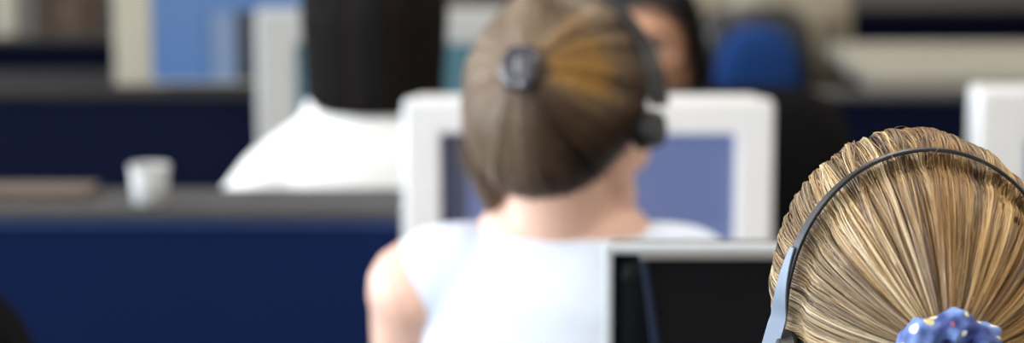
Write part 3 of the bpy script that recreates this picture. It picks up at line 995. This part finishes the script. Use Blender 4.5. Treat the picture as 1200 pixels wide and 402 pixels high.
# ---- cup and folder on the near ledge
cpos = at(184, 236, 3.10)
t = thing("paper_cup", "small white paper cup on the grey ledge of the near partition", "cup", (cpos.x, 3.04, T1))
bm = B()
lathe(bm, [(0.0195, 0.0), (0.0215, 0.001), (0.0250, 0.046), (0.0235, 0.046), (0.0200, 0.004), (0.001, 0.004)], 32)
obj("cup_wall", bm, M["paper_cup"], t, smooth=True)
bm = B()
seg = 32
for i in range(seg):
    pass
lathe(bm, [(0.0248, 0.0455), (0.0262, 0.0460), (0.0265, 0.0475), (0.0256, 0.0490), (0.0238, 0.0478), (0.0238, 0.0456)], 32)
obj("rolled_rim", bm, M["paper_cup"], t, smooth=True)
fpos = at(40, 228, 3.1)
bm = B()
box2(bm, (-0.13, -0.045, 0), (0.10, 0.045, 0.004)); box2(bm, (-0.128, -0.043, 0.0045), (0.097, 0.043, 0.0075)); box2(bm, (-0.13, -0.045, 0.008), (0.10, 0.045, 0.010))
fo = obj("folder", bm, M["kraft"], None, bevel=0.0008)
fo.location = (at(25, 228, 3.13).x, 3.10, T1 + 0.0002)
tag(fo, "thin brown folder lying on the near partition ledge at the left edge", "folder")

# ================================================================== PEOPLE
def world_head(root, MH):
    return Matrix.Translation(root.location) @ Matrix.Rotation(root.rotation_euler.z, 4, "Z") @ MH

# ---- 1. blonde woman in the foreground
hx = at(1068, 351, 1.45)
r1, MH1 = person("person with streaked blonde hair in a ponytail, seen from behind at right, wearing a headset", hx.x, 1.43, 0, M["skin"],
                 hc=(0, 0.02, hx.z), yaw=R(1), top=M["knit_grey"], top_name="sweater")
# smaller skull under the hair: hair shell radii
HR1 = (0.0745, 0.098, 0.0915)
hair_cap("hair_base", HR1, (0, 0, 0), MH1, M["scalp_blonde"], r1, c=0.28, low=-0.70, grow=0.001)


def col_blonde(phi, th, cell, lay, r, psi=None, TH=None):
    rs = np.random.default_rng(11)
    c = rs.uniform(0, 1, 153)[cell.astype(int)]
    c3 = rs.uniform(0, 1, 153)[cell.astype(int)]
    c2 = 0.5 + 0.5 * lock_noise(phi, [9, 17, 31], [0.5, 0.4, 0.3], 3)
    s = 0.50 * c + 0.32 * c2 + 0.30 * r.uniform(0, 1, len(phi)) + 0.10 * (lay - 0.5) - 0.05
    s[r.uniform(0, 1, len(phi)) < 0.13] -= 0.35
    s[r.uniform(0, 1, len(phi)) < 0.07] += 0.35
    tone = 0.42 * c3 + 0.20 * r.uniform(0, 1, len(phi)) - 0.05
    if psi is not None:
        tone = tone + 0.35 * np.clip(-np.cos(np.radians(psi)), -0.8, 1)  # side light painted in: cooler ash on the left, golden on the right
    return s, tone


POLE1 = (0.0, -1, -0.10)
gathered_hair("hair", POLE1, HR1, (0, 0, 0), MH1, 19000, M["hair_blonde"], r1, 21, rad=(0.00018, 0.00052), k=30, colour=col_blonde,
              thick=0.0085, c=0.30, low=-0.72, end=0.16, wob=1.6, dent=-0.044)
# fine fly-away hairs over the crown
n = 90
rr_ = np.random.default_rng(3)
k = 12
t = np.linspace(0, 1, k)
ph = rr_.normal(math.pi / 2 + 0.1, 0.38, n)
base = np.stack([0.075 * np.cos(ph), rr_.uniform(-0.05, 0.03, n), 0.098 * np.sin(ph)], -1)
dr = np.stack([rr_.normal(0, 0.25, n) + 0.3 * np.cos(ph), rr_.normal(-0.4, 0.3, n), rr_.uniform(0.4, 1.0, n)], -1)
L = rr_.uniform(0.010, 0.024, n)
P = base[:, None, :] + dr[:, None, :] * (L[:, None] * t)[..., None]
P[..., 0] += (rr_.normal(0, 0.003, n)[:, None] * np.sin(t * 3))
P[..., 2] -= 0.012 * (t ** 2)[None, :]
Mh = np.array(MH1)
P = P @ Mh[:3, :3].T + Mh[:3, 3]
strands_mesh("flyaway_hair", P, np.full((n, k), 0.00010), rr_.uniform(0.2, 0.8, n), M["hair_blonde"], r1)["kind"] = "stuff"
# ponytail below the scrunchie
n, k = 2200, 16
t = np.linspace(0, 1, k)
a = rr_.uniform(0, 6.283, n); q = np.sqrt(rr_.uniform(0, 1, n))
cx = np.interp(t, [0, .15, .4, 1], [0, 0.001, 0.004, 0.006])
cy = np.interp(t, [0, .12, .3, .6, 1], [-0.095, -0.118, -0.136, -0.146, -0.135])
cz = np.interp(t, [0, .12, .3, .6, 1], [-0.012, -0.019, -0.050, -0.150, -0.265])
wr = np.interp(t, [0, .12, .35, .7, 1], [0.014, 0.011, 0.024, 0.024, 0.008])
P = np.zeros((n, k, 3))
P[..., 0] = cx + (q * np.cos(a))[:, None] * wr
P[..., 1] = cy + (q * np.sin(a))[:, None] * wr * 0.7
P[..., 2] = cz + (q * np.sin(a))[:, None] * wr * 0.5
P = P @ Mh[:3, :3].T + Mh[:3, 3]
strands_mesh("ponytail", P, rr_.uniform(0.0003, 0.0007, n)[:, None] * np.ones((1, k)),
             *[(x_[0], M["hair_blonde"], r1, x_[1]) for x_ in (col_blonde(a, a, np.floor(a / 6.2832 * 150), q, rr_),)][0])

WH1 = world_head(r1, MH1)


def set_matrix(o, Mw):
    o.matrix_world = Mw
    o.location = Mw.to_translation()
    o.rotation_euler = Mw.to_euler()


# scrunchie
t_s = thing("hair_scrunchie", "crumpled blue scrunchie with yellow and white print around the blonde ponytail", "hair scrunchie")
set_matrix(t_s, WH1 @ Matrix.Translation((0.0, -0.118, -0.0105)) @ Matrix.Rotation(R(-80), 4, "X"))
bm = B()
nu, nv = 160, 36
Rm, rt = 0.0200, 0.0085
gridv = []
for i in range(nu):
    u = 2 * math.pi * i / nu
    row = []
    # gathered folds: tube radius and twist change round the ring
    fold = 1 + 0.22 * abs(math.sin(3.5 * u + 0.9 + 0.5 * math.sin(u))) - 0.10 + 0.08 * math.sin(9 * u + 1.9)
    for j in range(nv):
        v = 2 * math.pi * j / nv
        rr = rt * fold * (1 + 0.22 * abs(math.sin(1.5 * v + 3.5 * u)) - 0.1 + 0.07 * math.sin(6 * v - 11 * u) + 0.05 * math.sin(17 * u + 2 * v))
        row.append(bm.verts.new(((Rm + rr * math.cos(v)) * math.cos(u) * 1.12, (Rm + rr * math.cos(v)) * math.sin(u), rr * math.sin(v) * 1.15)))
    gridv.append(row)
for i in range(nu):
    for j in range(nv):
        bm.faces.new((gridv[i][j], gridv[(i + 1) % nu][j], gridv[(i + 1) % nu][(j + 1) % nv], gridv[i][(j + 1) % nv]))
obj("cloth_ring", bm, M["scrunchie"], t_s, smooth=True)
bm = B()
for i in range(16):
    u = R(22 + i * 5.2)
    cxp = ((Rm + rt * 0.75) * math.cos(u) * 1.12, (Rm + rt * 0.75) * math.sin(u), rt * (0.95 + 0.25 * math.sin(i * 0.8)))
    ball(bm, cxp, (0.0013, 0.0010, 0.0008), u=10, v=8)
g = obj("gold_thread", bm, M["gold"], t_s, smooth=True)
g["label"] = "pale gold stitched thread"

# headset of the blonde woman (all in head-local coordinates)
def headset(label, Mw, tilt, rx, rz_, drop=0.04, twist=R(50), wband=0.010, plate_from=58, plate=True, earx=None, yoff=0.0, cup=0.026):
    t = thing("headset", label, "headset")
    set_matrix(t, Mw)
    U = Vector((1, 0, 0)); W = Vector((0, -math.sin(tilt), math.cos(tilt))); N = Vector((0, math.cos(tilt), math.sin(tilt)))
    earx = earx or rx
    def strip(name, angs, w_fn, th, tw_fn, m, lift=0.0):
        bm = B()
        prev = None
        first = None
        for a in angs:
            ar = R(a)
            if abs(a) <= 90:
                p = U * (rx + lift) * math.sin(ar) + W * (rz_ + lift) * math.cos(ar)
                nrm = (U * math.sin(ar) + W * math.cos(ar)).normalized()
            else:
                s_ = math.copysign(1, a)
                p = U * (rx + lift + 0.0 * (abs(a) - 90)) * s_ - Vector((0, 0, 1)) * (drop * (abs(a) - 90) / 40) + Vector((0, 0.0, 0))
                nrm = U * s_
                p = p + U * (s_ * (0.010 if plate else 0.004) * (abs(a) - 90) / 40)
            p = p + Vector((0, yoff, 0))
            tang = nrm.cross(N)
            q = Matrix.Rotation(tw_fn(a), 3, tang)
            wd, nn = q @ N, q @ nrm
            w = w_fn(a)
            vs = [bm.verts.new(p + wd * (w / 2 * sx) + nn * (th / 2 * sz)) for sx, sz in ((-1, -1), (1, -1), (1, 1), (-1, 1))]
            if prev:
                for i in range(4):
                    bm.faces.new((prev[i], prev[(i + 1) % 4], vs[(i + 1) % 4], vs[i]))
            else:
                first = vs
            prev = vs
        bm.faces.new(first[::-1]); bm.faces.new(prev)
        return obj(name, bm, m, t, bevel=0.0005, bseg=2)
    sm = lambda a: max(0.0, min(1.0, (-a - 30) / 60.0))
    strip("headband", range(-96, 97, 4), lambda a: wband, 0.0022, lambda a: twist * sm(-abs(a)), M["black_plastic"])
    for s_ in (-1, 1):
        if plate:
            rng_ = list(range(plate_from, 129, 3))
            angs = [s_ * a for a in rng_]
            strip("slider_arm", angs, lambda a: 0.004 + 0.0080 * min(1, (abs(a) - plate_from) / 28.0), 0.0016, lambda a: twist * sm(-abs(a)), M["steel_blue"], lift=0.0022)["label"] = "blue grey metal slider arm"
        bm = B()
        cyl(bm, (s_ * (earx - 0.012), yoff * 0.85, -drop), (s_ * (earx + 0.001), yoff * 0.85, -drop), cup, cup - 0.002, 28)
        obj("ear_cup", bm, M["black_plastic"], t, bevel=0.003)
        bm = B()
        lathe(bm, [(0.3 * cup, -0.006), (0.77 * cup, -0.008), (1.04 * cup, -0.003), (1.04 * cup, 0.004), (0.77 * cup, 0.008), (0.3 * cup, 0.006)], 28)
        bmesh.ops.transform(bm, matrix=Matrix.Translation((s_ * (earx - 0.019), yoff * 0.85, -drop)) @ Matrix.Rotation(R(90), 4, "Y"), verts=bm.verts)
        obj("ear_cushion", bm, M["foam"], t, smooth=True)
    bm = B()
    loft(bm, [(-earx, 0.02, -drop - 0.01), (-earx + 0.004, 0.07, -drop - 0.035), (-earx + 0.03, 0.12, -drop - 0.055)], [0.002, 0.0018, 0.0018], 10)
    bo = obj("microphone_boom", bm, M["black_plastic"], t, smooth=True)
    bm = B(); ball(bm, (-earx + 0.034, 0.126, -drop - 0.057), (0.007, 0.009, 0.007)); obj("microphone", bm, M["foam"], bo, smooth=True)
    return t

headset("black headset with thin headband and grey slider arm over the blonde hair", WH1, R(0), 0.0845, 0.0995, drop=0.038, earx=0.0880, cup=0.029, twist=R(-52), wband=0.0062, yoff=-0.044, plate_from=66)

# ---- 2. woman in pale blue in the middle
hm = at(664, 128, 2.42)
r2, MH2 = person("person in pale blue sleeveless top with pinned up brown hair, turned away in the centre", 0.052, 2.43, 0, M["skin"],
                 hc=(hm.x - 0.052, 0.0, hm.z), yaw=R(-32), pitch=R(-10), roll=R(-7), top=M["top_blue"], sleeve="none", sh_w=0.150, sh_z=0.945, lean=0.0, top_name="sleeveless_top",
                 arms=[((0.148, 0, 0.942), (0.162, 0.10, 0.735), (0.12, 0.31, 0.742)), ((0.165, 0, 0.93), (0.19, 0.12, 0.735), (0.12, 0.31, 0.742))])
HR2 = (0.082, 0.104, 0.106)
wp = MH2.to_3x3().inverted() @ Vector((-0.036, -0.092, 0.044))
hair_cap("hair_base", HR2, (0, -0.004, 0.002), MH2, M["scalp_brown"], r2, c=0.16, low=-0.90, grow=0.001)


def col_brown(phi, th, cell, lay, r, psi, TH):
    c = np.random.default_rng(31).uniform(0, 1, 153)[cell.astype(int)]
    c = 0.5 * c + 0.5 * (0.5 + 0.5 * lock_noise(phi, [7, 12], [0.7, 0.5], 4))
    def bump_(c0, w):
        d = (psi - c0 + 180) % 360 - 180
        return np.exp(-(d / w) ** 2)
    gold = bump_(5, 48)  # lit area of the hair painted golden, by direction in view
    dark = bump_(-52, 34)  # shade on the lower right of the head painted into the strands
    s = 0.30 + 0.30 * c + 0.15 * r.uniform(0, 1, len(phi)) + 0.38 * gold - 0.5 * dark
    # shaded right side painted in: strands darken towards the root, most where golden
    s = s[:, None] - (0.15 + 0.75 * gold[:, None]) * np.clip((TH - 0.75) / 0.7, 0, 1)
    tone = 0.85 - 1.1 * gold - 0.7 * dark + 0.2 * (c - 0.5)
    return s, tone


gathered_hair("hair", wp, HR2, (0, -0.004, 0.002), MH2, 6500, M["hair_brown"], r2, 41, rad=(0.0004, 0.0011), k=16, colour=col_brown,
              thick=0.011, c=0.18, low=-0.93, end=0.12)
# loose lock falling from the left of the nape
n, k = 420, 14
t = np.linspace(0, 1, k)
rl = np.random.default_rng(8)
p0 = at(572, 165, 2.40) - Vector((0.052, 2.43, 0)); p1 = at(566, 205, 2.41) - Vector((0.052, 2.43, 0)); p2 = at(584, 252, 2.42) - Vector((0.052, 2.43, 0))
off0 = rl.normal(0, 1, (n, 3))
P = np.zeros((n, k, 3))
for i_, tt in enumerate(t):
    c_ = (1 - tt) ** 2 * np.array(p0) + 2 * tt * (1 - tt) * np.array(p1) + tt ** 2 * np.array(p2)
    P[:, i_] = c_ + off0 * np.array([0.012, 0.010, 0.008]) * (1 - 0.75 * tt)
strands_mesh("loose_lock", P, np.full((n, k), 0.0007), rl.uniform(0.1, 0.7, n), M["hair_brown"], r2, np.full(n, 0.8))
# twisted knot at the clip
WH2 = world_head(r2, MH2)
wn = wp.normalized()
pc = Vector((wn.x * (HR2[0] + 0.014), wn.y * (HR2[1] + 0.014), wn.z * (HR2[2] + 0.014)))
bm = B()
qrot = wn.to_track_quat("Z", "Y").to_matrix().to_4x4()
for i in range(60):
    a0 = i / 60 * 4 * math.pi
    pass
pts = [MH2 @ (pc + (qrot.to_3x3() @ Vector(((0.020 - 0.0012 * i) * math.cos(i * 0.75), (0.024 - 0.0014 * i) * math.sin(i * 0.75), -0.006 + 0.0011 * i)))) for i in range(14)]
loft(bm, pts, [0.010] * 10 + [0.009, 0.008, 0.006, 0.004], 14)
hk = obj("hair_knot", bm, M["scalp_brown"], r2, smooth=True)
# claw clip
cl = thing("hair_clip", "small dark shiny clip in the brown hair of the woman in pale blue", "hair clip")
set_matrix(cl, WH2 @ Matrix.Translation(pc + wn * 0.010) @ qrot)
for s_ in (-1, 1):
    bm = B()
    loft(bm, [(s_ * 0.003, -0.020, 0.006), (s_ * 0.010, -0.008, 0.008), (s_ * 0.011, 0.008, 0.008), (s_ * 0.003, 0.020, 0.006)], [(0.006, 0.002), (0.009, 0.003), (0.009, 0.003), (0.006, 0.002)], 12, side=(1, 0, 0))
    jw = obj("jaw", bm, M["clip"], cl, smooth=True)
    bm = B()
    for kk in range(5):
        yy = -0.016 + kk * 0.008
        loft(bm, [(s_ * 0.013, yy, 0.007), (s_ * 0.017, yy, -0.002), (s_ * 0.012, yy, -0.010)], [0.0018, 0.0016, 0.0010], 8)
    obj("teeth", bm, M["clip"], jw, smooth=True)
bm = B(); cyl(bm, (0, -0.008, 0.010), (0, 0.008, 0.010), 0.003); obj("spring", bm, M["metal_grey"], cl)
headset("black headset around the pinned up brown hair", WH2, R(4), 0.1060, 0.120, drop=0.026, twist=R(-45), wband=0.020, plate=False, cup=0.020)

# ---- 3. dark haired woman in white
h3 = at(438, 30, 3.47)
r3, MH3 = person("person in a bright white shirt with chin length dark hair, back turned, at left", h3.x, 3.46, R(0), M["skin_tan"],
                 hc=(0, 0.02, h3.z + 0.01), yaw=R(4), top=M["shirt_white"], sh_w=0.138, sh_z=0.900, top_grow=0.014,
                 arms=[((0.138, 0, 0.872), (0.262, 0.10, 0.730), (0.15, 0.28, 0.742)), ((0.145, 0, 0.895), (0.235, 0.12, 0.745), (0.13, 0.28, 0.742))])
hair_cap("hair_base", (0.094, 0.110, 0.112), (0, -0.006, 0.006), MH3, M["scalp_dark"], r3, c=0.18, low=-0.8)
hanging_hair("hair", (0.090, 0.106, 0.108), (0, -0.006, 0.006), MH3, 4500, M["hair_dark"], r3, 51, 0.135, face_gap=48, flare=-0.06)

# ---- 4. person facing us behind the monitor
h4 = at(764, 44, 4.56)
r4, MH4 = person("person with tan face and black hair looking over the top of the centre monitor", h4.x - 0.09, 4.90, R(180), M["skin_tan"],
                 hc=(-0.09, 0.34, h4.z + 0.004), yaw=R(-18), pitch=R(-10), roll=R(6), top=M["blouse_dark"], lean=0.20, sh_z=0.87, top_name="blouse",
                 arms=[((0.165, 0.20, 0.86), (0.23, 0.14, 0.66), (0.13, 0.30, 0.58))] * 2)
hair_cap("hair_base", (0.083, 0.100, 0.104), (0, -0.010, 0.006), MH4, M["scalp_dark"], r4, c=0.30, low=-0.8)
hanging_hair("hair", (0.082, 0.100, 0.103), (0, -0.010, 0.006), MH4, 3500, M["hair_black"], r4, 61, 0.16, face_gap=62, flare=0.05)

# ---- 5. person in beige, head above the picture
h5 = at(890, 0, 5.25)
r5, MH5 = person("person in a beige sweater seated in the blue cushioned chair at the back", h5.x, 5.27, 0, M["skin"],
                 hc=(0, 0.02, 1.19), top=M["knit_beige"], sh_w=0.138, sh_z=0.985, top_grow=0.012, top_name="sweater",
                 arms=[((0.138, 0, 0.975), (0.168, 0.10, 0.78), (0.11, 0.27, 0.615))] * 2)
hair_cap("hair_base", (0.080, 0.098, 0.100), (0, -0.008, 0.006), MH5, M["scalp_dark"], r5, c=0.22, low=-0.72)
hanging_hair("hair", (0.080, 0.098, 0.100), (0, -0.008, 0.006), MH5, 1800, M["hair_dark"], r5, 71, 0.05, face_gap=60)

# ================================================================== LIGHT
def area(name, loc, rot, sx, sy, power, col):
    l = bpy.data.lights.new(name, "AREA")
    l.shape = "RECTANGLE"; l.size = sx; l.size_y = sy; l.energy = power; l.color = col
    o = bpy.data.objects.new(name, l)
    o.location = loc; o.rotation_euler = rot
    C.objects.link(o)
    return o


for i, (a, b) in enumerate(wins):
    area("window_daylight", (XL - 0.2, (a + b) / 2, 1.6), (0, R(-90), 0), 1.4, 1.7, 300, (0.82, 0.90, 1.0))
M["lamp"] = emis("lit ceiling diffuser", (1.0, 0.93, 0.82), 6.0, base=(0.8, 0.8, 0.8))
lp = None
ci = 0
for lx in (-2.4, 0.2, 2.6):
    for ly in (-0.6, 1.6, 3.8, 6.0):
        if lp is None:
            lp = thing("ceiling_light", "recessed rectangular ceiling light panel", "ceiling light", (lx, ly, H - 0.03), 0, "ceiling light panels")
            bm = B(); frame_bm(bm, 0.62, 0.62, 0.02, -0.015, 0.029, 0)
            bmesh.ops.rotate(bm, verts=bm.verts, cent=(0, 0, 0), matrix=Matrix.Rotation(R(-90), 3, "X"))
            f1 = obj("frame", bm, M["frame_alu"], lp)
            bm = B(); box2(bm, (-0.29, -0.29, -0.006), (0.29, 0.29, 0.004)); f2 = obj("diffuser", bm, M["lamp"], lp)
            cur = lp
        else:
            cur = lp.copy(); C.objects.link(cur); cur.location = (lx, ly, H - 0.03)
            for ch in (f1, f2):
                c2 = ch.copy(); C.objects.link(c2); c2.parent = cur
        warm = (1.0, 0.86, 0.66) if lx > 1 else (1.0, 0.94, 0.86)
        area("ceiling_lamp", (lx, ly, H - 0.07), (0, 0, 0), 0.56, 0.56, 27 if lx > 1 else 22, warm)

w = bpy.data.worlds.new("sky"); SC.world = w
w.use_nodes = True
nt = w.node_tree
bg = nt.nodes["Background"]
sky = nt.nodes.new("ShaderNodeTexSky")
sky.sky_type = "PREETHAM" if "PREETHAM" in [e.identifier for e in sky.bl_rna.properties["sky_type"].enum_items] else sky.sky_type
nt.links.new(sky.outputs[0], bg.inputs["Color"])
bg.inputs["Strength"].default_value = 0.5

# ================================================================== CAMERA
cam = bpy.data.cameras.new("camera")
cam.lens = 85; cam.sensor_width = 36; cam.sensor_fit = "HORIZONTAL"
cam.clip_start = 0.05; cam.clip_end = 100
cam.dof.use_dof = True
cam.dof.focus_distance = 1.46
cam.dof.aperture_fstop = 4.0
co = bpy.data.objects.new("camera", cam)
co.location = (0, 0, CAMZ)
co.rotation_euler = (math.pi / 2 - PITCH, 0, 0)
C.objects.link(co)
SC.camera = co
SC.view_settings.view_transform = "Standard"
SC.view_settings.look = "None"
SC.view_settings.gamma = 1.0
SC.view_settings.use_curve_mapping = False
SC.view_settings.exposure = -0.68
SC.cycles.use_denoising = True
SC.cycles.max_bounces = 6
SC.cycles.sample_clamp_indirect = 4.0
